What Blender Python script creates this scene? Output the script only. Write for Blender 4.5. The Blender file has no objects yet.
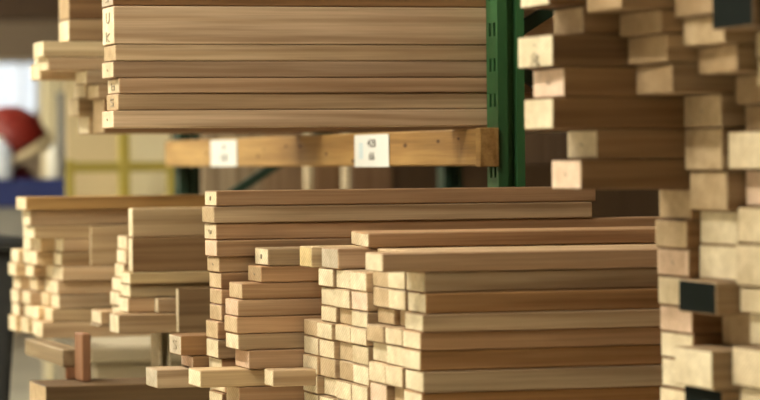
import bpy, bmesh, math, random
from mathutils import Vector, Matrix

rng = random.Random(11)
SC = bpy.context.scene
COL = SC.collection

# ------------------------------------------------------------------ camera
F, CX, CY, CAMZ = 3100.0, 380.0, 200.0, 1.5
PHI, PITCH, ROLL = math.radians(16.4), math.atan(40 / F), 0.009
fw = Vector((math.sin(PHI) * math.cos(PITCH), math.cos(PHI) * math.cos(PITCH), -math.sin(PITCH)))
rt0 = Vector((math.cos(PHI), -math.sin(PHI), 0))
up0 = rt0.cross(fw)
rt = rt0 * math.cos(ROLL) - up0 * math.sin(ROLL)
up = up0 * math.cos(ROLL) + rt0 * math.sin(ROLL)
EYE = Vector((0, 0, CAMZ))


def at(px, py, Y):
    """world point on the plane y = Y that the photograph shows at (px, py)"""
    d = fw + rt * ((px - CX) / F) + up * ((CY - py) / F)
    return EYE + d * (Y / d.y)


def atx(px, py, X):
    """world point on the plane x = X"""
    d = fw + rt * ((px - CX) / F) + up * ((CY - py) / F)
    return EYE + d * (X / d.x)


cam = bpy.data.cameras.new('camera')
co = bpy.data.objects.new('camera', cam)
COL.objects.link(co)
m = Matrix((rt, up, -fw)).transposed().to_4x4()
m.translation = EYE
co.matrix_world = m
cam.sensor_width = 36.0
cam.lens = F * 36.0 / 760.0
cam.clip_end = 100
cam.dof.use_dof = True
cam.dof.focus_distance = 6.8
cam.dof.aperture_fstop = 3.3
SC.camera = co
SC.view_settings.view_transform = 'Standard'
SC.view_settings.look = 'None'
SC.view_settings.gamma = 1
SC.view_settings.use_curve_mapping = False
SC.view_settings.exposure = -0.5
SC.cycles.use_denoising = True
SC.cycles.max_bounces = 8


# ------------------------------------------------------------------ materials
def srgb(r, g, b):
    f = lambda c: (c / 255 / 12.92) if c / 255 <= .04045 else ((c / 255 + .055) / 1.055) ** 2.4
    return (f(r), f(g), f(b), 1)


class NT:
    def __init__(s, name, rough=.6, spec=.3):
        s.m = bpy.data.materials.new(name)
        s.m.use_nodes = True
        s.t = s.m.node_tree
        s.b = s.t.nodes['Principled BSDF']
        s.b.inputs['Roughness'].default_value = rough
        s.b.inputs['Specular IOR Level'].default_value = spec

    def n(s, typ, **kw):
        o = s.t.nodes.new(typ)
        for k, v in kw.items():
            setattr(o, k, v)
        return o

    def l(s, a, b):
        s.t.links.new(a, b)

    def ramp(s, src, stops):
        r = s.n('ShaderNodeValToRGB')
        e = r.color_ramp.elements
        while len(e) < len(stops):
            e.new(.5)
        for k, (p, c) in enumerate(stops):
            e[k].position = p
            e[k].color = c if len(c) == 4 else (*c, 1)
        s.l(src, r.inputs[0])
        return r.outputs[0]

    def coords(s, scale, rand=True):
        tc = s.n('ShaderNodeTexCoord')
        mp = s.n('ShaderNodeMapping')
        mp.inputs['Scale'].default_value = scale
        if rand:
            oi = s.n('ShaderNodeObjectInfo')
            vm = s.n('ShaderNodeVectorMath', operation='SCALE')
            vm.inputs[0].default_value = (31.7, 3.1, 5.3)
            s.l(oi.outputs['Random'], vm.inputs['Scale'])
            va = s.n('ShaderNodeVectorMath', operation='ADD')
            s.l(tc.outputs['Object'], va.inputs[0])
            s.l(vm.outputs[0], va.inputs[1])
            s.l(va.outputs[0], mp.inputs['Vector'])
        else:
            s.l(tc.outputs['Object'], mp.inputs['Vector'])
        return mp.outputs[0]

    def noise(s, vec, scale=1, detail=4, rough=.55):
        x = s.n('ShaderNodeTexNoise')
        x.inputs['Scale'].default_value = scale
        x.inputs['Detail'].default_value = detail
        x.inputs['Roughness'].default_value = rough
        s.l(vec, x.inputs['Vector'])
        return x.outputs['Fac']

    def mul(s, a, b, fac=1.0):
        x = s.n('ShaderNodeMix', data_type='RGBA', blend_type='MULTIPLY')
        x.inputs['Factor'].default_value = fac
        for sock, v in ((x.inputs[6], a), (x.inputs[7], b)):
            if hasattr(v, 'links'):
                s.l(v, sock)
            else:
                sock.default_value = v
        return x.outputs[2]

    def bump(s, h, strength=.2, dist=.002):
        b = s.n('ShaderNodeBump')
        b.inputs['Strength'].default_value = strength
        b.inputs['Distance'].default_value = dist
        s.l(h, b.inputs['Height'])
        s.l(b.outputs[0], s.b.inputs['Normal'])


def wood_side(name, axis=0, tint=None):
    """long-grain timber; the board's own colour comes from its object colour"""
    t = NT(name, .62, .25)
    def sc(a, b):
        v = [b, b, b]
        v[axis] = a
        return v
    g1 = t.noise(t.coords(sc(.8, 24)), 1, 5, .6)
    g2 = t.noise(t.coords(sc(3, 190)), 1, 3, .6)
    wv = t.n('ShaderNodeTexWave', wave_type='RINGS', rings_direction='XYZ'[axis])
    wv.inputs['Scale'].default_value = 9
    wv.inputs['Distortion'].default_value = 5
    wv.inputs['Detail'].default_value = 2
    wv.inputs['Detail Scale'].default_value = .6
    t.l(t.coords(sc(.22, 1)), wv.inputs['Vector'])
    big = t.noise(t.coords(sc(1.3, 5)), 1, 2, .5)
    c = t.ramp(g1, [(.25, (.54, .47, .41)), (.5, (.95, .93, .91)), (.75, (1.18, 1.18, 1.18))])
    c = t.mul(c, t.ramp(g2, [(.3, (.84, .82, .8)), (.6, (1.04, 1.04, 1.04))]))
    c = t.mul(c, t.ramp(wv.outputs['Fac'], [(.0, (.8, .74, .68)), (.35, (1, 1, 1)), (1, (1.04, 1.04, 1.04))]), .8)
    c = t.mul(c, t.ramp(big, [(.3, (.8, .74, .68)), (.65, (1.08, 1.08, 1.08))]))
    if tint is None:
        oi = t.n('ShaderNodeObjectInfo')
        base = oi.outputs['Color']
    else:
        base = tint
    t.l(t.mul(c, base), t.b.inputs['Base Color'])
    t.bump(g2, .15)
    return t.m


def wood_end(name, col):
    """sawn end grain with faint growth rings and saw fuzz"""
    t = NT(name, .8, .15)
    wv = t.n('ShaderNodeTexWave', wave_type='RINGS', rings_direction='X')
    wv.inputs['Scale'].default_value = 38
    wv.inputs['Distortion'].default_value = 2.5
    t.l(t.coords((1, 1, 1)), wv.inputs['Vector'])
    nz = t.noise(t.coords((30, 30, 45)), 1, 3)
    big = t.noise(t.coords((9, 9, 14)), 1, 2)
    oi = t.n('ShaderNodeObjectInfo')
    c = t.mul(col, t.ramp(wv.outputs['Fac'], [(.1, (.86, .82, .76)), (.6, (1, 1, 1))]))
    c = t.mul(c, t.ramp(nz, [(.3, (.84, .82, .78)), (.7, (1.05, 1.05, 1.05))]))
    c = t.mul(c, t.ramp(big, [(.35, (.86, .83, .78)), (.65, (1.04, 1.04, 1.04))]))
    c = t.mul(c, t.ramp(oi.outputs['Random'], [(0, (.90, .88, .85)), (.5, (1, 1, 1)), (1, (1.06, 1.06, 1.06))]))
    t.l(c, t.b.inputs['Base Color'])
    t.bump(nz, .2)
    return t.m


def plain(name, col, rough=.5, metal=0, var=.15, scale=(4, 4, 4), spec=.4):
    t = NT(name, rough, spec)
    nz = t.noise(t.coords(scale), 1, 4)
    lo = tuple(c * (1 - var) for c in col[:3])
    hi = tuple(min(1, c * (1 + var)) for c in col[:3])
    t.l(t.ramp(nz, [(.3, lo), (.7, hi)]), t.b.inputs['Base Color'])
    t.b.inputs['Metallic'].default_value = metal
    return t.m


def emit(name, col, strength):
    t = NT(name)
    t.b.inputs['Base Color'].default_value = (.8, .8, .8, 1)
    t.b.inputs['Emission Color'].default_value = col
    t.b.inputs['Emission Strength'].default_value = strength
    return t.m


M_SIDE = wood_side('timber_long_grain')
END = {
    'pale': wood_end('end_grain_pale', (.76, .66, .49, 1)),
    'cream': wood_end('end_grain_cream', (.82, .74, .57, 1)),
    'pink': wood_end('end_grain_pink', (.80, .62, .50, 1)),
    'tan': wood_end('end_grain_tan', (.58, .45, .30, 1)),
    'yellow': wood_end('end_grain_yellow', (.70, .56, .31, 1)),
    'brown': wood_end('end_grain_brown_shaded', (.44, .32, .20, 1)),  # darkened base colour holds the shade on the near pile's upper ends
    'grey': wood_end('end_grain_grey', (.56, .50, .41, 1)),
    'black': plain('end_paint_black', (.006, .009, .008, 1), .7, spec=.05),
}
M_INK = plain('ink', (.10, .09, .08, 1), .8)
M_PENCIL = plain('pencil', (.34, .28, .20, 1), .8)
M_BEAMWOOD = wood_side('rack_beam_timber', 1, (.44, .285, .11, 1))
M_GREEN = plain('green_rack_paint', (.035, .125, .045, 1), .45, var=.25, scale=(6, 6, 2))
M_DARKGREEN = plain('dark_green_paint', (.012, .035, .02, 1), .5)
M_PAPER = plain('label_paper', (.70, .71, .69, 1), .7, var=.03)
M_PRINTBLUE = plain('pale_blue_print', (.52, .63, .68, 1), .7, var=.03)
M_FLOOR = plain('concrete_floor', (.66, .62, .50, 1), .55, var=.12, scale=(.8, .8, .8))
M_WALL = plain('far_wall_paint', (.44, .345, .26, 1), .8, var=.15, scale=(.5, .5, .5))
M_WALLW = plain('side_wall_paint', (.55, .50, .42, 1), .8, var=.08, scale=(.4, .4, .4))
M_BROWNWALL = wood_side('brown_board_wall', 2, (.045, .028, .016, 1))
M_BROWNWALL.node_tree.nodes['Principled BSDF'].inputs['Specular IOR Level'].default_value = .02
M_CEIL = plain('ceiling_paint', (.55, .52, .46, 1), .85, var=.06, scale=(.3, .3, .3))
M_MEZZ = plain('mezzanine_edge', (.075, .045, .026, 1), .7)
M_STEEL = plain('galvanised_steel', (.42, .43, .43, 1), .4, .7)
M_RED = plain('red_paint', (.21, .017, .011, 1), .45, var=.1)
M_CREAM = plain('cream_sheet', (.60, .49, .30, 1), .7, var=.12, scale=(1, 1, 1))
M_IVORY = plain('ivory_sheet', (.74, .66, .45, 1), .7, var=.10, scale=(1, 1, 1))
M_YELLOW = plain('yellow_paint', (.36, .29, .06, 1), .5, var=.12)
M_NAVY = plain('navy_paint', (.025, .04, .17, 1), .5)
M_MAROON = plain('maroon_plastic', (.16, .012, .02, 1), .5)
M_GREYP = plain('grey_paint', (.16, .16, .165, 1), .5)
M_BLUEWHITE = plain('bluish_white_plastic', (.70, .78, .95, 1), .4, var=.05)
M_WHITE = plain('white_plastic', (.80, .79, .72, 1), .45, var=.05)
M_BIN = plain('charcoal_plastic', (.022, .024, .027, 1), .5)
M_RUBBER = plain('black_rubber', (.012, .012, .012, 1), .8)
M_CRATE = plain('grey_beige_board', (.40, .34, .24, 1), .75, var=.15, scale=(2, 2, 5))
M_BLOCK = wood_side('red_brown_block', 2, (.30, .155, .085, 1))
M_LAMP = emit('fluorescent_tube', (1.0, .94, .77, 1), 185)
M_WINDOW = emit('daylit_frosted_pane', (.78, .88, 1.0, 1), 1.25)


# ------------------------------------------------------------------ mesh helpers
def link(name, bm, mats, parent=None, loc=(0, 0, 0), smooth=False):
    me = bpy.data.meshes.new(name)
    bm.to_mesh(me)
    bm.free()
    for mt in (mats if isinstance(mats, (list, tuple)) else [mats]):
        me.materials.append(mt)
    if smooth:
        for p in me.polygons:
            p.use_smooth = True
    o = bpy.data.objects.new(name, me)
    o.location = loc
    COL.objects.link(o)
    if parent:
        o.parent = parent
    return o


def empty(name, loc):
    o = bpy.data.objects.new(name, None)
    o.location = loc
    o.empty_display_size = .05
    COL.objects.link(o)
    return o


def tag(o, label, cat, group=None):
    o['label'] = label
    o['category'] = cat
    if group:
        o['group'] = group
    return o


def structure(o):
    o['kind'] = 'structure'
    return o


def box_bm(lo, hi, bev=.002, bm=None, seg=1, mat=0):
    new = bmesh.new()
    bmesh.ops.create_cube(new, size=1)
    lo, hi = Vector(lo), Vector(hi)
    for v in new.verts:
        v.co = Vector(((lo + hi) / 2)[i] + v.co[i] * (hi - lo)[i] for i in range(3))
    if bev:
        bmesh.ops.bevel(new, geom=new.edges[:], offset=bev, segments=seg, affect='EDGES', profile=.5)
    for f in new.faces:
        f.material_index = mat
    if bm is None:
        return new
    me = bpy.data.meshes.new('tmp')
    new.to_mesh(me)
    new.free()
    bm.from_mesh(me)
    bpy.data.meshes.remove(me)
    return bm


def bar_bm(p, q, w, d, bm=None, mat=0):
    """rectangular bar from p to q"""
    p, q = Vector(p), Vector(q)
    L = (q - p).length
    n = box_bm((-w / 2, -d / 2, 0), (w / 2, d / 2, L), .002)
    rot = (q - p).to_track_quat('Z', 'Y').to_matrix().to_4x4()
    n.transform(Matrix.Translation(p) @ rot)
    for f in n.faces:
        f.material_index = mat
    if bm is None:
        return n
    me = bpy.data.meshes.new('tmp')
    n.to_mesh(me)
    n.free()
    bm.from_mesh(me)
    bpy.data.meshes.remove(me)
    return bm


def lathe_bm(profile, seg=32):
    bm = bmesh.new()
    rings = []
    for r, z in profile:
        if r < 1e-5:
            rings.append([bm.verts.new((0, 0, z))])
        else:
            rings.append([bm.verts.new((r * math.cos(2 * math.pi * k / seg), r * math.sin(2 * math.pi * k / seg), z)) for k in range(seg)])
    for a, b in zip(rings, rings[1:]):
        for k in range(seg):
            j = (k + 1) % seg
            if len(a) == 1 and len(b) == 1:
                continue
            if len(a) == 1:
                bm.faces.new((a[0], b[k], b[j]))
            elif len(b) == 1:
                bm.faces.new((a[k], a[j], b[0]))
            else:
                bm.faces.new((a[k], a[j], b[j], b[k]))
    bmesh.ops.recalc_face_normals(bm, faces=bm.faces[:])
    return bm


# ------------------------------------------------------------------ planks
GLYPHS = {
    'U': [[(-1, 1), (-1, -.4), (-.4, -1), (.4, -1), (1, -.4), (1, 1)]],
    'k': [[(-1, 1), (-1, -1)], [(1, .5), (-1, -.2), (1, -1)]],
    'A': [[(-1, -1), (0, 1), (1, -1)], [(-.5, -.2), (.5, -.2)]],
    '2': [[(-1, .6), (0, 1), (1, .5), (-1, -1), (1, -1)]],
    'b': [[(-1, 1), (-1, -1), (.8, -1), (1, -.4), (.6, .1), (-1, 0)]],
    'dot': [[(-.25, .2), (.25, -.2)]],
    'blot': [[(-.3, .4), (.3, .4), (.4, 0), (.3, -.4), (-.3, -.4), (-.4, 0), (-.3, .4)], [(-.2, .2), (.2, -.2)]],
    'cup': [[(-.7, .5), (-.6, -.4), (.5, -.5), (.7, .4)]],
    'S': [[(1, .8), (-.6, 1), (-1, .4), (.8, -.2), (.9, -.8), (-1, -1)]],
    '8': [[(0, 0), (.8, .5), (0, 1), (-.8, .5), (0, 0), (1, -.5), (0, -1), (-1, -.5), (0, 0)]],
}


def ink(parent, glyph, y, z, sy, sz):
    """hand-drawn mark on a plank's sawn end"""
    bm = bmesh.new()
    for st in GLYPHS[glyph]:
        for (a, b), (c, d) in zip(st, st[1:]):
            # seen from the aisle, the reader's right is the near side (-y)
            bar_bm((-.0002, y - a * sy, z + b * sz), (-.0002, y - c * sy, z + d * sz), .003, .0008, bm)
    return link('ink_mark', bm, M_PENCIL, parent)


def plank(x0, y0, w, zb, zt, L, end, col, label, group, cat='plank', mark=None, skew=0.0, bow=None):
    """a sawn plank lying along x: x0 is its aisle end, y0 its camera-side face"""
    h = zt - zb - .0014
    bm = box_bm((0, 0, 0), (L, w, h), .0022)
    n = 7
    for k in range(1, n):
        x = L * k / n
        bmesh.ops.bisect_plane(bm, geom=bm.verts[:] + bm.edges[:] + bm.faces[:], plane_co=(x, 0, 0), plane_no=(1, 0, 0))
    amp = rng.uniform(-.0035, .0035) if bow is None else bow
    ph = rng.uniform(.7, 1.3)
    for v in bm.verts:
        v.co.y += amp * math.sin(math.pi * ph * v.co.x / L)
        if skew and v.co.x < .02:
            v.co.x += skew * (v.co.y - w / 2) / w
    bm.normal_update()
    for f in bm.faces:
        f.material_index = 1 if abs(f.normal.x) > .85 else 0
    o = link('plank', bm, [M_SIDE, END[end]], None, (x0, y0, zb + .0003))
    j = rng.uniform(.78, 1.14)
    hs = rng.uniform(-.05, .05)
    o.color = (min(1, col[0] * j), col[1] * j * (1 - hs * .6), col[2] * j * (1 - hs * 1.5), 1)
    tag(o, label, cat, group)
    if mark:
        for q, g in enumerate(mark if isinstance(mark, tuple) else (mark,)):
            ink(o, g, w * .5, h * (.5 if not isinstance(mark, tuple) else .72 - .5 * q), w * .14, min(h * .24, .012))
    return o


ORD = ['top', 'second', 'third', 'fourth', 'fifth', 'sixth', 'seventh', 'eighth', 'ninth', 'tenth', 'eleventh', 'twelfth', 'thirteenth', 'fourteenth', 'fifteenth', 'sixteenth', 'seventeenth', 'eighteenth', 'nineteenth', 'twentieth']
TAN = (.52, .39, .255)
ROSE = (.53, .375, .25)
RUST = (.47, .30, .175)
BROWN = (.30, .175, .085)
HONEY = (.60, .46, .285)
DULL = (.38, .275, .17)


def zof(py, px, Y):
    return at(px, py, Y).z


def xof(px, py, Y):
    return at(px, py, Y).x


# ------------------------------------------------------------------ the setting
FX0, FX1, FY0, FY1, ZC = -3.2, 5.8, -2.0, 27.0, 5.0
structure(link('floor', box_bm((FX0 - .1, FY0 - .1, -.1), (FX1 + .1, FY1 + .1, 0), 0), M_FLOOR))
structure(link('ceiling', box_bm((FX0 - .1, FY0 - .1, ZC), (FX1 + .1, FY1 + .1, ZC + .1), 0), M_CEIL))
structure(link('wall_left', box_bm((FX0 - .1, FY0, 0), (FX0, FY1, ZC), 0), M_WALLW))
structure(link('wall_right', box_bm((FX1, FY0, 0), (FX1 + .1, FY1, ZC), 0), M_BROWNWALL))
structure(link('wall_back', box_bm((FX0 - .1, FY0 - .1, 0), (FX1 + .1, FY0, ZC), 0), M_WALLW))
# far wall with a window opening
wa, wb = at(-95, 116, FY1), at(40, 60, FY1)
bm = box_bm((FX0 - .1, FY1, 0), (wa.x, FY1 + .15, ZC), 0)
box_bm((wb.x, FY1, 0), (FX1 + .1, FY1 + .15, ZC), 0, bm)
box_bm((wa.x, FY1, 0), (wb.x, FY1 + .15, wa.z), 0, bm)
box_bm((wa.x, FY1, wb.z), (wb.x, FY1 + .15, ZC), 0, bm)
structure(link('wall_far', bm, M_WALL))
win = structure(link('window_1', box_bm((wa.x, FY1 + .09, wa.z), (wb.x, FY1 + .1, wb.z), 0), M_WINDOW))
fr = bmesh.new()
tw = .035
for lo, hi in (((wa.x, wa.z), (wb.x, wa.z + tw)), ((wa.x, wb.z - tw), (wb.x, wb.z)), ((wa.x, wa.z), (wa.x + tw, wb.z)), ((wb.x - tw, wa.z), (wb.x, wb.z)),
               ((wa.x + (wb.x - wa.x) * .86, wa.z), (wa.x + (wb.x - wa.x) * .86 + .02, wb.z)), ((wa.x + (wb.x - wa.x) * .45, wa.z), (wa.x + (wb.x - wa.x) * .45 + .03, wb.z))):
    box_bm((lo[0], FY1 + .03, lo[1]), (hi[0], FY1 + .085, hi[1]), .003, fr)
link('window_frame', fr, M_WHITE, win)
# mezzanine edge across the aisle
z0 = at(30, 19, 19).z
structure(link('trim_1', box_bm((FX0, 19, z0), (FX1, 19.35, z0 + .55), .01), M_MEZZ))

# ceiling lamps over the aisle
for k, y in enumerate((5.15, 8.2, 10.8, 14.4, 18.0, 22.5)):
    where = ['over the near pile', 'over the central piles', 'over the far stacks', 'past the far stacks', 'past the guard frame', 'nearest the far window'][k]
    t = tag(empty('ceiling_lamp', (-.55, y, 4.3)), 'long fluorescent ceiling lamp above the aisle, ' + where, 'lamp', 'aisle ceiling lamps')
    link('housing', box_bm((-.16, -.75, .03), (.16, .75, .09), .01), M_WHITE, t)
    link('diffuser', box_bm((-.13, -.72, 0), (.13, .72, .03), .004), M_LAMP, t)
    for s in (-.5, .5):
        link('hanger', box_bm((-.008, s - .008, .09), (.008, s + .008, ZC - 4.3), 0), M_STEEL, t)

# ------------------------------------------------------------------ pallet rack
XR = at(498, 110, 6.868).x            # aisle face of the front uprights
XB = 3.25            # rear uprights
Y1 = 6.868
YF = [3.3, Y1, 10.25]
RACKH = 3.4


def post_bm(x, y, slots=True):
    """folded C-section upright with paired slots in its aisle face"""
    prof = [(.066, .030), (.066, 0), (.046, 0), (.046, .026), (.024, .026), (.024, 0), (0, 0), (0, .016), (0, .030), (0, .048), (0, .062), (0, .082), (.03, .082)]
    bm = bmesh.new()
    zs, z, pitch = [0.0], .045, .083
    while z + .035 < RACKH:
        zs += [z, z + .031]
        z += pitch
    zs.append(RACKH)
    cols = [[bm.verts.new((x + a, y + b, zz)) for zz in zs] for a, b in prof]
    for i in range(len(prof) - 1):
        for k in range(len(zs) - 1):
            slot = slots and k % 2 == 1 and i in (7, 9)
            if not slot:
                bm.faces.new((cols[i][k], cols[i][k + 1], cols[i + 1][k + 1], cols[i + 1][k]))
    bmesh.ops.recalc_face_normals(bm, faces=bm.faces[:])
    bmesh.ops.solidify(bm, geom=bm.faces[:], thickness=.0025)
    return bm


frame_names = ['green rack upright frame standing near the camera end', 'green slotted rack upright frame beside the near tall pile', 'dark green rack upright frame beyond the labelled beam']
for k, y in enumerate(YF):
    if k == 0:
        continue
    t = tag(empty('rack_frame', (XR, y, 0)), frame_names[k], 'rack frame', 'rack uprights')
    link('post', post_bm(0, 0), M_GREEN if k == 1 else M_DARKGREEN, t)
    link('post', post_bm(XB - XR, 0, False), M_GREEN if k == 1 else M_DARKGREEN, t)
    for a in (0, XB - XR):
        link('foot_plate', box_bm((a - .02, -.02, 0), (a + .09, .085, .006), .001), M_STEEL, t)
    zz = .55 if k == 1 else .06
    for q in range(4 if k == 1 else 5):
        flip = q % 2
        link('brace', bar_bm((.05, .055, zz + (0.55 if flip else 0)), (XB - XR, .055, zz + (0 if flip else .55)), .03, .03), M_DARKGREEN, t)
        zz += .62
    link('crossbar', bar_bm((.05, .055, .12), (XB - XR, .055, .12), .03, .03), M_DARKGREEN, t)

ZS1 = zof(126.8, 300, 6.96)                    # underside of the upper stack
bt = ZS1 - .0075                               # top of the labelled beam
bb = atx(420, 166, XR).z
BY0, BY1 = Y1 + .02, YF[2] + .02
beam = tag(empty('rack_beam', (XR, BY0, bb)), 'yellow-brown timber rack beam carrying two white labels', 'rack beam')
bm = box_bm((-.045, 0, 0), (-.001, BY1 - BY0, bt - bb), .004)
link('beam_body', bm, M_BEAMWOOD, beam)
link('end_connector', box_bm((-.048, -.028, -.002), (-.0005, .004, bt - bb + .002), .002), M_BEAMWOOD, beam)


def beam_knots():
    bm = bmesh.new()
    r = random.Random(3)
    for k in range(16):
        y, z, s = r.uniform(.1, BY1 - BY0 - .1), r.uniform(.012, bt - bb - .012), r.uniform(.003, .006)
        d = bmesh.ops.create_circle(bm, cap_ends=True, segments=10, radius=s)
        for v in d['verts']:
            v.co = Vector((-.0455, y + v.co.x * 3, z + v.co.y))
    return bm


link('knot', beam_knots(), plain('knot_brown', (.10, .05, .02, 1), .8), beam)

# labels on the beam (paper strips, foreshortened from the camera)
def text_obj(s, parent, y, z, size, stretch):
    cu = bpy.data.curves.new('printed_number', 'FONT')
    cu.body = s
    cu.size = size
    cu.align_x = 'CENTER'
    cu.align_y = 'CENTER'
    cu.extrude = .0002
    cu.offset = .0003
    cu.materials.append(M_INK)
    tmp = bpy.data.objects.new('printed_number', cu)
    COL.objects.link(tmp)
    me = bpy.data.meshes.new_from_object(tmp.evaluated_get(bpy.context.evaluated_depsgraph_get()))
    bpy.data.objects.remove(tmp)
    o = bpy.data.objects.new('printed_number', me)
    COL.objects.link(o)
    o.parent = parent
    o.matrix_local = Matrix(((0, 0, -1, -.0016), (-stretch, 0, 0, y), (0, 1, 0, z), (0, 0, 0, 1)))
    return o


for (pa, pb, yt, yb, l1, l2, lab) in ((355, 389, 134.5, 167, '428', '66', 'white paper label with two printed numbers near the upright'),
                                      (211, 237, 140, 166.5, '4', '128', 'white paper label on the far end of the timber beam')):
    A, B = atx(pa, (yt + yb) / 2, XR - .047), atx(pb, (yt + yb) / 2, XR - .047)
    pc = (pa + pb) / 2
    zt, zb = atx(pc, yt, XR - .047).z, atx(pc, yb, XR - .047).z
    yc, w, h = (A.y + B.y) / 2, abs(A.y - B.y), zt - zb
    t = tag(empty('paper_label', (XR - .0475, yc, zb)), lab, 'label', 'labels on the timber beam')
    link('paper', box_bm((-.0008, -w / 2, 0), (.0004, w / 2, h), 0), M_PAPER, t)
    link('printed_panel', box_bm((-.0012, w * .24, h * .25), (-.0007, w * .36, h * .75), 0), M_PRINTBLUE, t)
    text_obj(l1, t, -w * .02, h * .72, h * .34, w / h * .50)
    text_obj(l2, t, -w * .02, h * .32, h * .34, w / h * .50)

# hidden-level beams that carry the lower stacks
ZL1 = zof(441, 300, 6.6)
ZT = zof(380, 120, 7.86)                       # top of the base timber


def steel_beam(x, ya, yb, zt, lab, h=.1, mat=None):
    bm = box_bm((x - .045, ya, zt - h), (x, yb, zt), .004)
    return tag(link('rack_beam', bm, mat or M_DARKGREEN), lab, 'rack beam', 'lower rack beams')


steel_beam(XR, YF[0], Y1 - .002, ZL1, 'lower front rack beam under the central piles')
steel_beam(XB, YF[0], Y1 - .002, ZL1, 'lower rear rack beam under the central piles')
steel_beam(XR, BY0, BY1, ZT - .115, 'low front rack beam under the far piles')
steel_beam(XB, BY0, BY1, ZT - .115, 'low rear rack beam under the far piles')
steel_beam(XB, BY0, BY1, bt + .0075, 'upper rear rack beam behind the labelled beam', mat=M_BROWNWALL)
t = tag(empty('rack_frame', (XR, YF[0], 0)), frame_names[0], 'rack frame', 'rack uprights')
link('post', box_bm((-.045, -.08, 0), (.02, 0, 1.05), .004), M_GREEN, t)
link('post', box_bm((XB - XR - .045, -.08, 0), (XB - XR + .02, 0, 1.05), .004), M_GREEN, t)
link('brace', bar_bm((.0, -.04, .3), (XB - XR - .02, -.04, .9), .03, .03), M_DARKGREEN, t)

# ------------------------------------------------------------------ S1 upper stack on the labelled beam
G = 'planks in the long upper stack'
lev = [-27, -10, 6.5, 44.5, 61, 77.5, 93, 109.5, 126.8]
edge = [112, 113, 113.5, 115, 113, 119, 118, 113]
looks = ['pale', 'grey', 'cream', 'tan', 'cream', 'pale', 'tan', 'cream']
PALE = (.62, .485, .35)
cols = [ROSE, BROWN, PALE, TAN, ROSE, ROSE, TAN, PALE]
marks = [None, 'S', ('U', 'k'), None, 'dot', 'b', 'S', 'dot']
lead = ['brown plank cut off by the frame', 'dark plank with a scribbled end', 'broadest pale plank with two pencil marks', 'dull-ended rosy plank', 'cream-ended plank', 'set-back plank', 'rough-ended rosy plank', 'lowest plank']
n = len(lev) - 1
for k in range(n):
    px, e, c, mk = edge[k], looks[k], cols[k], marks[k]
    x = xof(px, (lev[k] + lev[k + 1]) / 2, 6.96)
    zt, zb = zof(lev[k], 300, 6.96), zof(lev[k + 1], 300, 6.96)
    plank(x, 6.96 + rng.uniform(-.005, .003), .132, zb, zt, 2.35, e, c, f'{lead[k]}, {ORD[k]} down in the upper stack on the beam', G, mark=mk, bow=rng.uniform(-.002, .002))
# second, farther columns of the upper level (blurred pile behind the upper stack)
G = 'blurred planks in the upper far pile'
zbase = bt + .0002
Yb = 8.25


def loose(px, yt, yb, Y, w, end, col, label, group, L=2.0, **kw):
    x = xof(px, (yt + yb) / 2, Y)
    return plank(x, Y, w, zof(yb, px, Y), zof(yt, px, Y), L, end, col, label, group, **kw)


# rows from the beam upward: boundaries as seen at x = 95
rows = [(125.5, 98, 104, 'tan', BROWN, 'brown recessed lowest plank'), (98, 84, 98, 'pale', TAN, 'short tan plank'), (84, 70, 86, 'cream', TAN, 'cream-ended plank'),
        (70, 57, 48, 'pale', TAN, 'long jutting brown plank'), (57, 41, 43, 'cream', (.80, .68, .46), 'long jutting pale plank'), (41, 19, 69, 'cream', DULL, 'thick white-ended plank'), (19, -4, 69, 'tan', BROWN, 'thick dark plank')]
zprev = ZS1
ztop0 = zprev
for k, (yb_, yt_, px, e, c, nm) in enumerate(rows):
    zt = max(zof(yt_, 95, Yb), zprev + .02)
    x = xof(px, (yb_ + yt_) / 2, Yb)
    plank(x, Yb, .15, zprev, zt, 2.3, e, c, f'{nm} in the blurred pile behind the upper stack', G)
    zprev = zt
# a deeper column of that pile
zprev = ZS1
for k, (h, px, e) in enumerate(((.05, 88, 'cream'), (.05, 78, 'pale'), (.05, 84, 'cream'), (.045, 40, 'pale'), (.045, 44, 'cream'), (.05, 92, 'pale'))):
    x = xof(px, 70, 8.42)
    plank(x, 8.42, .15, zprev, zprev + h, 2.2, e, HONEY, f'{ORD[5-k]} plank down in the farthest column of the blurred upper pile', G)
    zprev += h

# ------------------------------------------------------------------ S2 long stack under the upright
G = 'planks in the long stack under the upright'
YS2 = 6.69
lev = [189.5, 205.3, 222, 238.7, 255.5, 271, 287.5, 303, 319.5, 337.5, 356.5]
edge = [216.5, 213.5, 216.5, 216, 219, 221, 221, 221, 217.5, 217.5]
looks = ['pale', 'tan', 'pale', 'pink', 'tan', 'tan', 'tan', 'tan', 'tan', 'cream']
cols = [RUST, TAN, RUST, RUST, TAN, RUST, RUST, RUST, RUST, DULL]
marks = ['blot', None, 'cup', None, 'dot', None, None, None, None, None]
lead = ['long rust-brown plank with a marked end', 'tan plank jutting out slightly', 'rust-brown plank with inked end', 'pink-ended plank', 'shorter plank with a dotted end', 'tan-ended plank', 'plain tan plank', 'brown plank', 'pale brown plank', 'bright cream-ended plank']
for k in range(10):
    x = xof(edge[k], (lev[k] + lev[k + 1]) / 2, YS2)
    zt, zb = zof(lev[k], 300, YS2), zof(lev[k + 1], 300, YS2)
    plank(x, YS2 + rng.uniform(-.008, .003), .114, zb, zt, 2.3 if k > 1 else xof(596 - 4 * k, 200, YS2) - x, looks[k], cols[k], f'{lead[k]}, {ORD[k]} down in the long stack under the upright', G, mark=marks[k], bow=rng.uniform(-.002, .002))
z = zof(356.5, 300, YS2)
k = 10
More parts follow.
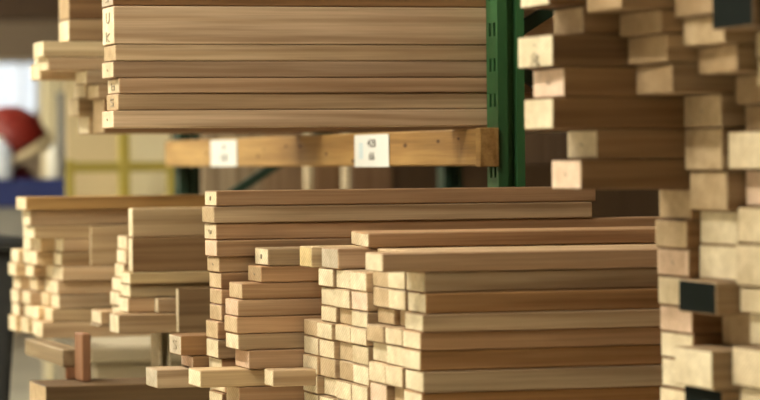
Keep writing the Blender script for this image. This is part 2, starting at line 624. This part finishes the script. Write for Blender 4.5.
while z > ZL1 + .005:
    zb = max(ZL1, z - .0385)
    if zb - ZL1 < .015:
        zb = ZL1
    plank(xof(222 + (k % 2) * 3, 390, YS2), YS2, .125, zb, z, 2.2, 'pale', RUST, f'{ORD[k]} plank down in the long stack under the upright', G)
    z = zb
    k += 1

# ------------------------------------------------------------------ S3 stepped pile
G = 'planks in the stepped pile'
YS3 = 6.545
W3 = .118
lev = [248, 266, 282.5, 299, 316, 333, 349.5, 368.5, 386]
edge = [268, 261, 242, 238, 237, 238.5, 248, 200.5]
looks = ['cream', 'tan', 'tan', 'pink', 'tan', 'cream', 'pink', 'cream']
cols = [TAN, RUST, RUST, ROSE, RUST, TAN, ROSE, HONEY]
marks = ['blot', 'dot', None, None, None, None, None, None]
lead = ['bright-ended plank with a blot of ink', 'rust plank with a dotted end', 'tan-ended rust plank', 'pale pink-ended plank', 'orange-grained plank', 'cream-ended plank', 'pink-ended plank under a shadow gap', 'long plank jutting far into the aisle']
for k in range(8):
    x = xof(edge[k], (lev[k] + lev[k + 1]) / 2, YS3)
    zt, zb = zof(lev[k], 270, YS3), zof(lev[k + 1], 270, YS3)
    plank(x, YS3 + (.0 if k != 6 else -.01), W3 + (0 if k != 6 else .01), zb, zt, 2.2, looks[k], cols[k], f'{lead[k]}, {ORD[k]} down in the stepped pile', G, mark=marks[k], bow=rng.uniform(-.002, .002))
z3 = zof(386, 270, YS3)
zmid = z3 - .04
plank(xof(239, 394, YS3), YS3, W3, zmid, z3, 2.2, 'tan', RUST, 'short tan-ended plank below the jutting plank of the stepped pile', G)
plank(xof(236, 410, YS3), YS3, W3, ZL1, zmid, 2.2, 'pale', RUST, 'lowest plank of the stepped pile', G)
# plank jutting furthest of all, one column deeper
G2 = 'short jutting planks below the stacks'
YJ = YS2 + .13
yj = [388.2, 369.2, 356.2, 336]
pxs = [157, 193, 181]
es = ['grey', 'pink', 'grey']
labs = ['grey-ended short plank jutting furthest into the aisle', 'small pink-ended plank on the furthest jutting plank', 'speckled grey-ended plank with a bright top edge over pink-ended one']
ceil_z = zof(336, 181, YJ)
zz = [zof(v, 170, YJ) for v in yj]
for k in range(3):
    plank(xof(pxs[k], (yj[k] + yj[k + 1]) / 2, YJ), YJ, .12, zz[k], zz[k + 1], .72, es[k], BROWN if k else TAN, labs[k], G2, mark='S' if k == 2 else None)
plank(xof(222, 395, YJ), YJ, .12, ZL1, zz[0], .65, 'pale', RUST, 'pale-ended plank under the furthest jutting plank', G2)

# ------------------------------------------------------------------ S4 big central pile
G = 'planks in the big central pile'
YS4, W4 = 5.70, .119
ry = [272, 293, 314, 332, 350.5, 371.5, 393, 414, 435]
base_px = [424, 424.5, 421, 419.5, 420, 422, 421.5, 421]
ztops = [zof(v, 420, YS4) for v in ry]
ztops[-1] = ZL1
LOW = .012
x_ref = xof(422, 330, YS4)
# recess (+) or jut (-) in metres for (column, row)
off = {(2, 1): .011, (2, 0): .010, (2, 2): .02, (4, 0): .006, (5, 3): -.003, (5, 1): .004, (5, 2): .004, (1, 0): .004, (1, 1): .004, (1, 2): .03, (2, 3): -.003, (2, 4): .008, (4, 2): .012, (4, 4): .012, (0, 2): .0,
       (4, 5): .010, (1, 6): .014, (3, 0): -.002, (3, 3): -.002, (5, 6): .008, (2, 7): .01}
colname = ['front corner column', 'second column', 'third column', 'fourth column', 'fifth column', 'sixth column', 'hindmost column']
endpick = ['cream', 'cream', 'cream', 'cream', 'pale', 'pale']
ORANGE = (.46, .27, .13)
sidepick = [TAN, ORANGE, TAN, RUST, ORANGE, TAN, ORANGE, TAN]
for c in range(7):
    drop = 0 if c < 3 else LOW
    y0 = YS4 + c * W4
    for r in range(8):
        if c == 6 and r < 3:
            continue
        zt = ztops[r] - drop
        zb = ztops[r + 1] - (drop if r < 7 else 0)
        o = off.get((c, r), 0)
        if c == 0:
            x = xof(base_px[r], (ry[r] + ry[r + 1]) / 2, YS4)
        else:
            x = x_ref - .002 * c + o - (.002 if c == 6 else 0) + rng.uniform(-.0025, .0025)
        e = rng.choice(endpick)
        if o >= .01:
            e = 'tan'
        if (c, r) in ((2, 3), (6, 3), (5, 5)):
            e = 'tan'
        if (c, r) in ((3, 1), (2, 6)):
            e = 'pink'
        look = {'cream': 'cream-ended', 'pale': 'pale-ended', 'tan': 'tan-ended', 'pink': 'pinkish-ended'}[e]
        st = 'recessed ' if o >= .01 else ''
        mk = None
        plank(x, y0 + .0008 + (rng.uniform(-.013, .0005) if c == 0 else 0), W4 - .0016, zb, zt, 2.2, e, sidepick[r] if c == 0 else TAN,
              f'{st}{look} plank, {ORD[r]} row of the {colname[c]} in the big central pile', G, mark=mk, bow=rng.uniform(-.002, .0) if c == 0 else 0)
# top layer
zr = ztops[0]
zB = zof(253, 395, YS4)
plank(xof(382, 263, YS4), YS4 - .004, W4, zr, zB, 2.25, 'cream', ROSE, 'topmost front plank with a bright cream end on the central pile', G, bow=0)
yA = YS4 + 4.6 * W4
yq = YS4 + 6 * W4 + .001
zA = zof(246.5, 312, yq)
plank(xof(338, 262, yA), yA, .13, zr - LOW, zA, 2.2, 'grey', ROSE, 'grey-ended plank jutting on the hind top of the central pile', G, bow=0)
for q in (1.02, 2.06):
    plank(x_ref + .02, YS4 + q * W4, W4 * 1.04, zr, zB - .0005 * q, 2.1, 'tan', TAN, f'set-back {["second", "third"][int(q) - 1]}-column plank in the top layer of the central pile', G, bow=0)
zC = zof(233, 366, yA)
plank(xof(368, 241, yA), yA - .004, .062, zA, zC, 2.2, 'cream', RUST, 'long plank lying highest across the central pile', G, bow=0)
for q in (1, 2):
    plank(xof(367, 241, yA) + .02 * q, yA - .004 + .064 + .102 * (q - 1), .1, zA, zC, 2.2, 'pale', RUST, f'plank lying flush behind the highest one on the central pile, {["", "next to it", "two planks back"][q]}', G, bow=0)

# yellow-ended plank resting over the hindmost column and the stepped pile
zYb = zof(266.5, 312, YS3 - .045)
yq = YS4 + 6 * W4 + .001
zt6 = ztops[3] - LOW
for k in range(3):
    a = zYb if k == 0 else zq
    zq = zt6 if k == 2 else a - (zYb - zt6) / 3
    plank(x_ref + .06, yq, .1, zq, a, 2.1, 'tan', RUST, f'dark recessed plank, {ORD[k]} in the gap between central and stepped piles', G, bow=0)
plank(xof(311.5, 256, yq), yq, .1, zYb, zof(246.5, 312, yq), 2.1, 'yellow', HONEY, 'yellow-ended plank beside the grey-ended plank of the central pile', G, bow=0)
# plank jutting below the stepped pile next to the central pile
plank(xof(273, 378, 6.50 - .075), 6.425, .075, zof(386.5, 290, 6.425), zof(369.5, 290, 6.425), .14, 'pale', TAN, 'short offcut between the stepped pile and the central pile', G2, 'offcut', bow=0)

# ------------------------------------------------------------------ SR near tall pile
G = 'planks in the near tall pile'
YA, WA = 5.16, .155
ya = [-58, -27, 5, 33.5, 66.5, 97, 129, 159, 190]
ea = [549, 549, 583, 549.5, 563, 553, 597, 581]
la = ['pale', 'cream', 'tan', 'cream', 'pink', 'cream', 'pale', 'pink']
ma = [None, None, None, ('dot', '8'), 'dot', None, 'dot', 'dot']
na = ['cream-ended plank', 'bright-ended plank', 'pinkish recessed plank', 'ink-stamped plank turned askew', 'pink-ended plank', 'bright cream-ended plank', 'set-back pale plank', 'pink-tinged plank over the dark gap']
sa = [0, 0, 0, -.012, -.004, 0, 0, 0]
zAl = [zof(v, 575, YA) for v in ya]
for k in range(8):
    plank(xof(ea[k], (ya[k] + ya[k + 1]) / 2, YA), YA, WA, zAl[k + 1], zAl[k], 2.1, la[k], (.25, .15, .075), f'{na[k]}, {ORD[k]} in the back column of the near tall pile', G, mark=ma[k], skew=sa[k], bow=rng.uniform(-.002, .002))
yl = [189, 220, 249.5, 278, 308, 335, 362, 392, 428]
el = [691, 687, 689, 690, 692, 693, 694, 692]
le = ['tan', 'tan', 'pink', 'pale', 'pink', 'cream', 'cream', 'pale']
zl = [zAl[-1]] + [zof(v, 672, YA) for v in yl[1:]]
zl[-1] = ZL1
for k in range(8):
    if zl[k + 1] < ZL1:
        zl[k + 1] = ZL1
    plank(xof(el[k], (yl[k] + yl[k + 1]) / 2, YA), YA, WA, zl[k + 1], zl[k], 2.1, le[k], BROWN, f'{ORD[k + 8] if k + 8 < len(ORD) else "lowest"} plank down in the back column of the near tall pile', G, mark='dot' if k == 2 else None, bow=0)


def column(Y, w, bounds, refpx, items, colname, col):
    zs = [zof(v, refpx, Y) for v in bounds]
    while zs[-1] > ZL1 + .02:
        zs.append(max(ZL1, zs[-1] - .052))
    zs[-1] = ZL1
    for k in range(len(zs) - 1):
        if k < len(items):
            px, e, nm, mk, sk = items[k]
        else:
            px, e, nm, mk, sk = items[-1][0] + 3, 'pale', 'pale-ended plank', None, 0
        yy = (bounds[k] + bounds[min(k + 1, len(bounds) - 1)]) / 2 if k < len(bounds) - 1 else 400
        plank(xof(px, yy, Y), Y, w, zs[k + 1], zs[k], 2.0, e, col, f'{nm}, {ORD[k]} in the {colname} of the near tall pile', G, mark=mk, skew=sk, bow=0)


column(4.985, .172, [-52, -21, 8.5, 33, 62, 93, 127, 171, 212, 247, 283, 317, 352, 392, 430], 668, [  # upper ends use brown and tan, shade put into their colour
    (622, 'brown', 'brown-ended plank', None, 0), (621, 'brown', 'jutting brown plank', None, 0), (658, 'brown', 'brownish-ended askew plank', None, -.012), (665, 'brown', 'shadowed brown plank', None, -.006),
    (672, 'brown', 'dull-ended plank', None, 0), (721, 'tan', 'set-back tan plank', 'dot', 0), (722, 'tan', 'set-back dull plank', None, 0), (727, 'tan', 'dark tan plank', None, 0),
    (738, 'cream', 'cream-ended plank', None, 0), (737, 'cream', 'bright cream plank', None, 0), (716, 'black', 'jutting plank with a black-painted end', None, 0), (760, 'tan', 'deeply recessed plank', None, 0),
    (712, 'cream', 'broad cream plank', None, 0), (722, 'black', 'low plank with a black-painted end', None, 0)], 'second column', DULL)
column(4.81, .172, [-52, -18, 13, 43, 72, 103, 130, 170, 208, 246, 290, 318, 352, 393, 430], 735, [  # brown and tan upper ends again carry shade as colour
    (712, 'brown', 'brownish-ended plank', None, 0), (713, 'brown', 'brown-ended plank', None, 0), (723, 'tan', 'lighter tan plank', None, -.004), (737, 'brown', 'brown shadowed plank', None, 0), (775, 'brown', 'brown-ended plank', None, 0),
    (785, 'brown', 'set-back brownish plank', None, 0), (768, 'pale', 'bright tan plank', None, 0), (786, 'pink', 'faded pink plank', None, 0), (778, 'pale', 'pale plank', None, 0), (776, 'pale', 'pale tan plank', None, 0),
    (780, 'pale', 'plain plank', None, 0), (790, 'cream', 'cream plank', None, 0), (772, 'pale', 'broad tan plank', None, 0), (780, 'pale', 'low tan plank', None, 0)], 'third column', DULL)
column(4.635, .172, [-52, -20, 26, 55, 84, 115, 146, 180, 215, 250, 285, 320, 355, 395, 430], 760, [
    (752, 'black', 'plank with a black-painted end', None, 0), (753, 'black', 'high green-black-ended plank', None, 0), (798, 'cream', 'cream-ended plank', None, 0), (800, 'pale', 'set-back pale plank', None, 0), (812, 'pale', 'pale plank', None, 0),
    (812, 'tan', 'tan plank', None, 0), (812, 'pale', 'set-back plank', None, 0), (815, 'pale', 'pale end plank', None, 0), (818, 'cream', 'cream plank', None, 0), (818, 'pale', 'pale tan plank', None, 0),
    (820, 'pale', 'plain plank', None, 0), (818, 'cream', 'light plank', None, 0), (812, 'pale', 'broad plank', None, 0), (818, 'pale', 'low pale plank', None, 0)], 'nearest column', DULL)

# ------------------------------------------------------------------ S8 far pile with broad panels
G = 'planks in the far pile with broad panels'
Y8 = 7.86
D8 = 'in the far panel pile'
lv = [207.5, 237, 271.5, 283.5, 297, 312, 331]
ed = [132.5, 132.5, 130, 130, 128, 118.5]
zz8 = [zof(v, 170, Y8) for v in lv]
cl8 = [HONEY, (.25, .16, .085), (.66, .54, .33), (.36, .28, .17), TAN, DULL]
nm8 = ['broad light brown panel board on edge, top', 'broad dark brown board on edge below the top one', 'narrow pale strip board under the dark board', 'greyish long plank under the pale strip', 'tan plank above the bright-topped plank', 'long bright-topped plank at the base']
for k in range(6):
    thin = k in (0, 1)
    yoff = {0: .03, 1: 0.0, 2: -.01, 3: 0, 4: 0, 5: -.08}[k]
    plank(xof(ed[k], (lv[k] + lv[k + 1]) / 2, Y8 + yoff), Y8 + yoff, .05 if thin else (.12 if k != 5 else .115), zz8[k + 1], zz8[k], 1.22, 'cream', cl8[k], f'{nm8[k]} {D8}', G, bow=0)
# ends stepping down behind the panels
zz = [zof(v, 120, Y8 + .13) for v in (236, 250, 264, 278, 292, 306, 320)]
for k in range(6):
    plank(xof([127, 126, 124, 121, 119, 121][k], 270, Y8 + .13), Y8 + .13, .12, zz[k + 1] if k < 5 else zz8[-1], zz[k], 1.2, 'cream', TAN, f'{ORD[k]} of the stepping cream ends behind the broad panels', G, bow=0)
# small things at the front
plank(xof(121, 321, Y8 + .037), Y8 + .037, .09, zz8[6], zz8[5], 1.2, 'pale', TAN, 'inner plank behind the bright-topped base plank ' + D8, G, bow=0)
plank(xof(158, 307, Y8 - .045), Y8 - .045, .04, zz8[-2], zof(298, 158, Y8 - .045), 1.15, 'cream', TAN, 'short cream-ended block plank on the base plank ' + D8, G, bow=0)
plank(xof(178.5, 307, Y8 - .112), Y8 - .112, .026, zz8[-1], zof(287.5, 178, Y8 - .078), 1.1, 'cream', (.25, .165, .09), 'dark board on edge with bright end on the base plank ' + D8, G, bow=0)
for k, (a, b, px) in enumerate(((311, 324.5, 101), (324.5, 338, 99))):
    Yq = Y8 + .26
    plank(xof(px, (a + b) / 2, Yq), Yq, .13, zof(b, 100, Yq) if k == 0 else zz8[-1] - .0, zof(a, 100, Yq), 1.25, 'cream', TAN, f'{["upper", "lower"][k]} of the two cream ends low beside the far pale pile', G, bow=0)

# ------------------------------------------------------------------ S7 far pale pile
G = 'planks in the far pale pile'
Y7, W7 = 8.46, .125
D7 = 'of the far pale pile'
ZB7 = zof(337.5, 90, Y7)
lv = [209.5, 225, 238, 252, 266, 280, 294, 308, 321, 337.5]
zz7 = [zof(v, 90, Y7) for v in lv]
edges7 = [[31, 33, 62, 61, 60, 59, 60, 53, 44], [29, 31, 40, 41, 58, 57, 51, 42, 44], [34, 32, 30, 38, 40, 42, 36, 37, 35], [38, 40, 30, 27, 26, 30, 26, 27, 24]]
for c in range(4):
    Yc = Y7 + c * (W7 + .001)
    for r in range(9):
        px = edges7[c][r] + rng.uniform(-1.5, 1.5) - (c * 3 if r > 2 else 0)
        e = rng.choice(['cream', 'cream', 'pale'])
        fwd = .024 if (c == 0 and r == 4) else 0
        plank(xof(px, (lv[r] + lv[r + 1]) / 2, Yc), Yc - fwd, W7 + fwd, zz7[r + 1], zz7[r], 1.4, e, HONEY if rng.random() < .6 else TAN,
              f'{e}-ended plank, {ORD[r + 1]} row of {["the front", "the second", "the third", "the hindmost"][c]} column {D7}', G, bow=0)
plank(xof(26, 203, Y7 - .02), Y7 - .02, .16, zz7[0], zof(196, 90, Y7), 1.48, 'pale', (.50, .32, .13), 'long orange-brown plank lying across the top ' + D7, G, bow=0)
zs = zof(262, 91, Y7 - .05)
plank(xof(91, 243, Y7 - .021), Y7 - .021, .02, zz7[4], zof(225.5, 91, Y7 - .021), 1.3, 'cream', HONEY, 'board on edge with a tall bright end against the front ' + D7, G, bow=0)

# ------------------------------------------------------------------ what carries the far piles
plank(xof(46, 392, 7.72), 7.72, .24, ZT - .115, ZT, 2.4, 'tan', (.17, .105, .05), 'dark brown knotty base timber under the far piles', 'base timbers', 'timber', bow=0)
yb = 8.75
plank(2.05, yb, .16, ZT - .115, ZT, 1.9, 'tan', BROWN, 'rear base timber under the far pale pile', 'base timbers', 'timber', bow=0)
zb8 = zz8[-1]
for k, (pa, pb, mt, lab) in enumerate(((74, 88, 'block', 'red-brown support block under the far pile'), (151, 159, 'pale', 'pale support block under the far pile, next to its twin'), (160.5, 168, 'pale', 'pale support block closest to the jutting speckled plank'))):
    a, b = xof(pa + 8, 358, 7.83), xof(pb + 3, 358, 7.83)
    o = link('support_block', box_bm((a, 7.83, ZT), (b, 7.93, zb8), .003), M_BLOCK if k == 0 else END['cream'])
    tag(o, lab, 'support block', 'support blocks on the base timber')
bx = at(78, 362, 7.96).x
o = link('bearer', box_bm((bx - .045, 7.935, ZB7 - .045), (bx + .01, 8.5, ZB7 - .0004), .003), [wood_side('pale_bearer', 1, (.30, .23, .14, 1))])  # base colour lowered to hold the shadow under the pile
tag(link('packing_block', box_bm((bx - .035, 7.938, ZT), (bx, 7.958, ZB7 - .0454), .002), M_BLOCK), 'small packing block under the pale bearer end', 'packing block')
tag(o, 'pale bearer running back under the far pale pile', 'bearer')
o = link('bearer', box_bm((2.4, 7.73, ZT), (2.5, Y8 + .42, zb8 - .0004), .003), M_BLOCK)
tag(o, 'inner bearer under the far pile with broad panels', 'bearer')
o = link('bearer', box_bm((2.4, 8.45, ZT), (2.5, 8.97, ZB7 - .0004), .003), M_BLOCK)
tag(o, 'inner bearer under the far pale pile', 'bearer')
# crate seen under the piles
ca, cb = at(93, 347, 9.35), at(230, 347, 9.35)
t = tag(empty('storage_crate', ((ca.x + cb.x) / 2, 9.65, 0)), 'blurred grey-beige crate on the floor below the far piles', 'crate')
hw = (cb.x - ca.x) / 2
link('crate_body', box_bm((-hw, -.3, 0), (hw, .3, ca.z - .05), .01), M_CRATE, t)
link('crate_lid', box_bm((-hw - .015, -.315, ca.z - .05), (hw + .015, .315, ca.z), .008), M_CRATE, t)

# ------------------------------------------------------------------ the aisle beyond
# charcoal bin at the left
b0 = at(6, 300, 9.4)
prof_h = at(6, 232, 9.4).z
cxb = at(22, 260, 9.4).x - .30
t = tag(empty('wheeled_bin', (cxb, 9.7, 0)), 'blurred charcoal wheeled bin standing at the far pale pile', 'bin')
bm = bmesh.new()
hz = prof_h - .06
v = []
for z, hx in ((.06, .21), (hz * .45, .255), (hz, .30)):
    v.append([bm.verts.new((sx * hx, sy * hx * .9, z)) for sx, sy in ((-1, -1), (1, -1), (1, 1), (-1, 1))])
for a, b in zip(v, v[1:]):
    for k in range(4):
        bm.faces.new((a[k], a[(k + 1) % 4], b[(k + 1) % 4], b[k]))
bm.faces.new(v[0][::-1])
bm.faces.new(v[-1])
bmesh.ops.bevel(bm, geom=[e for e in bm.edges], offset=.02, segments=2, affect='EDGES')
link('bin_body', bm, M_BIN, t)
link('lid', box_bm((-.315, -.29, hz), (.315, .29, hz + .045), .015, seg=2), M_BIN, t)
link('grip', bar_bm((-.22, .32, hz - .02), (.22, .32, hz - .02), .025, .025), M_BIN, t)
for s in (-1, 1):
    w = lathe_bm([(0, -.02), (.075, -.02), (.08, 0), (.075, .02), (0, .02)], 20)
    w.transform(Matrix.Translation((s * .17, .17, .08)) @ Matrix.Rotation(math.pi / 2, 4, 'Y'))
    link('wheel', w, M_RUBBER, t)
for s in (-1, 1):
    link('foot', box_bm((s * .14 - .02, -.17, 0), (s * .14 + .02, -.13, .07), .004), M_BIN, t)

# navy bench with red machine hood and jugs
YN = 14.2
na_, nb_ = at(-60, 180, YN), at(92, 180, YN)
zt_ = na_.z
t = tag(empty('work_bench', ((na_.x + nb_.x) / 2, YN + .3, 0)), 'blurred navy blue bench in the far aisle under the red hood', 'bench')
hx = (nb_.x - na_.x) / 2
link('bench_top', box_bm((-hx, -.3, zt_ - .13), (hx, .3, zt_), .008), M_NAVY, t)
for sx in (-1, 1):
    for sy in (-1, 1):
        link('leg', box_bm((sx * (hx - .05) - .025, sy * .25 - .025, 0), (sx * (hx - .05) + .025, sy * .25 + .025, zt_ - .13), .003), M_GREYP, t)
link('front_panel', box_bm((-hx + .06, -.27, zt_ - .5), (hx - .06, -.255, zt_ - .13), .003), M_STEEL, t)
link('lower_shelf', box_bm((-hx + .03, -.24, .75), (hx - .03, .24, .79), .004), M_GREYP, t)
# red hood: a rounded drum with a pale curved rim, tilted on the bench
c = at(15, 144, YN + .3)
R = .163
t = tag(empty('machine_hood', (c.x, c.y, zt_)), 'rounded red hood with a pale curved rim on the navy bench', 'hood')
dome = [(.0, R * 1.1)] + [(R * math.sin(a), .02 + R * 1.08 * math.cos(a)) for a in [k * math.pi / 2 / 10 for k in range(1, 11)]] + [(R, -.02), (0, -.02)]
tilt = Matrix.Translation((0, 0, c.z - zt_ - .01)) @ Matrix.Rotation(math.radians(-30), 4, 'Y')
bm = lathe_bm(dome, 36)
bm.transform(tilt)
link('hood_shell', bm, M_RED, t, smooth=True)
bm = lathe_bm([(R * .98, -.025), (R * 1.03, -.03), (R * 1.045, -.055), (R * 1.02, -.075), (R * .9, -.08), (0, -.08)], 36)
bm.transform(tilt)
link('rim', bm, M_CREAM, t, smooth=True)
bm = lathe_bm([(0, 0), (.09, 0), (.08, .03), (.05, .05), (.05, c.z - zt_ - .08), (0, c.z - zt_ - .08)], 24)
link('stand', bm, M_MAROON, t, smooth=True)


def jug(px, ytop, h, r, mt, label, Y):
    p = at(px, 180, Y)
    t = tag(empty('plastic_jug', (p.x, Y, zt_)), label, 'jug', 'containers on the navy bench')
    link('jug_body', lathe_bm([(0, 0), (r * .92, 0), (r, .01), (r, h * .65), (r * .75, h * .8), (r * .35, h * .88), (r * .3, h * .94), (0, h * .94)], 24), mt, t, smooth=True)
    link('cap', lathe_bm([(0, h * .94), (r * .36, h * .94), (r * .36, h), (0, h)], 20), M_WHITE, t)


jug(0, 135, .20, .06, M_BLUEWHITE, 'bluish white plastic jug in front of the red hood', YN + .05)
jug(54, 145, .165, .032, M_WHITE, 'slim white bottle between the red hood and the grey pole', YN + .05)
p = at(76, 184, YN + .05)
t = tag(empty('tool_box', (p.x, YN + .1, zt_)), 'small maroon tool box on the navy bench beside the cream sheets', 'tool box')
link('box_body', box_bm((-.035, -.05, 0), (.035, .05, .045), .006), M_MAROON, t)
link('box_lid', box_bm((-.037, -.052, .045), (.037, .052, .058), .004), M_MAROON, t)
link('grip', bar_bm((-.02, 0, .07), (.02, 0, .07), .008, .008), M_RUBBER, t)
# grey pole and pale column behind
p = at(63, 150, 15.2)
h = at(63, 92, 15.2).z
t = tag(empty('grey_pole', (p.x, 15.2, 0)), 'blurred grey metal pole behind the navy bench', 'pole')
link('pole_tube', lathe_bm([(0, 0), (.026, 0), (.026, h), (0, h)], 20), M_GREYP, t, smooth=False)
link('base_plate', box_bm((-.09, -.09, 0), (.09, .09, .012), .003), M_GREYP, t)
p = at(53, 150, 17.5)
t = tag(empty('pale_column', (p.x, 17.5, 0)), 'pale cream column beside the bright far window', 'column')
link('shaft', box_bm((-.055, -.055, 0), (.055, .055, at(53, 62, 17.5).z), .006), M_IVORY, t)
link('cap', box_bm((-.075, -.075, at(53, 62, 17.5).z), (.075, .075, at(53, 58, 17.5).z), .004), M_IVORY, t)

# yellow guard frame and leaning sheets
YG = 12.6
pa, pb = at(66, 166, YG), at(172, 166, YG)
pm = at(124, 166, YG)
t = tag(empty('guard_frame', (pm.x, YG, 0)), 'mustard yellow guard frame in front of the cream sheets', 'guard frame')
link('post', box_bm((-.022, -.02, 0), (.022, .02, at(124, 128, YG).z), .003), M_YELLOW, t)
link('rail', box_bm((pa.x - pm.x, -.015, at(120, 172, YG).z), (pb.x - pm.x, .015, at(120, 162, YG).z), .003), M_YELLOW, t)
link('post', box_bm((pb.x - pm.x - .02, -.02, 0), (pb.x - pm.x + .02, .02, at(170, 150, YG).z), .003), M_YELLOW, t)
link('post', box_bm((pa.x - pm.x - .0, -.02, 0), (pa.x - pm.x + .03, .02, at(66, 160, YG).z), .003), M_YELLOW, t)
for px0, px1, yt, Y, mt, lab in ((66, 121, 66, 13.0, M_CREAM, 'tall tan sheet standing behind the yellow guard frame'), (122, 171, 118, 12.9, M_IVORY, 'ivory sheet standing behind the yellow post')):
    a, b = at(px0, 150, Y), at(px1, 150, Y)
    t = tag(empty('sheet_panel', ((a.x + b.x) / 2, Y, 0)), lab, 'panel', 'sheets behind the guard frame')
    hw, hh = (b.x - a.x) / 2, at(px0, yt, Y).z
    link('sheet', box_bm((-hw, -.012, 0), (hw, .012, hh), .002), mt, t)
    link('edge_strip', box_bm((-hw, -.016, hh), (hw, .016, hh + .012), .002), mt, t)
for px0, px1, c, lab in ((203, 262, (.34, .27, .19, 1), 'greyish tan board standing upright beyond the dark green frame'), (264, 304, (.28, .19, .12, 1), 'brown board standing upright between the tan board and the thin posts'), (352, 392, (.20, .12, .07, 1), 'dark brown board standing upright behind the near label'), (315, 343, (.24, .145, .08, 1), 'reddish brown board standing upright between the two thin posts')):
    a, b = at(px0, 176, 12.0), at(px1, 176, 12.0)
    o = link('upright_board', box_bm((a.x, 12.0, 0), (b.x, 12.03, 2.15), .002), [wood_side('upright_board_wood', 2, c)])
    tag(o, lab, 'board', 'upright boards behind the rack')
# pale posts of the next rack, seen in the slot under the labelled beam
for px, lab in ((309.5, 'thin pale timber post seen under the beam between the labels'), (347, 'thin pale timber post seen under the near label')):
    p = at(px, 176, 11.5)
    o = link('timber_post', box_bm((p.x - .012, 11.5, 0), (p.x + .012, 11.54, 2.2), .003), [END['pale']])
    tag(o, lab, 'post', 'thin timber posts behind the rack')

w = bpy.data.worlds.new('world')
SC.world = w
w.use_nodes = True
w.node_tree.nodes['Background'].inputs[0].default_value = (.8, .9, 1, 1)
w.node_tree.nodes['Background'].inputs[1].default_value = .3
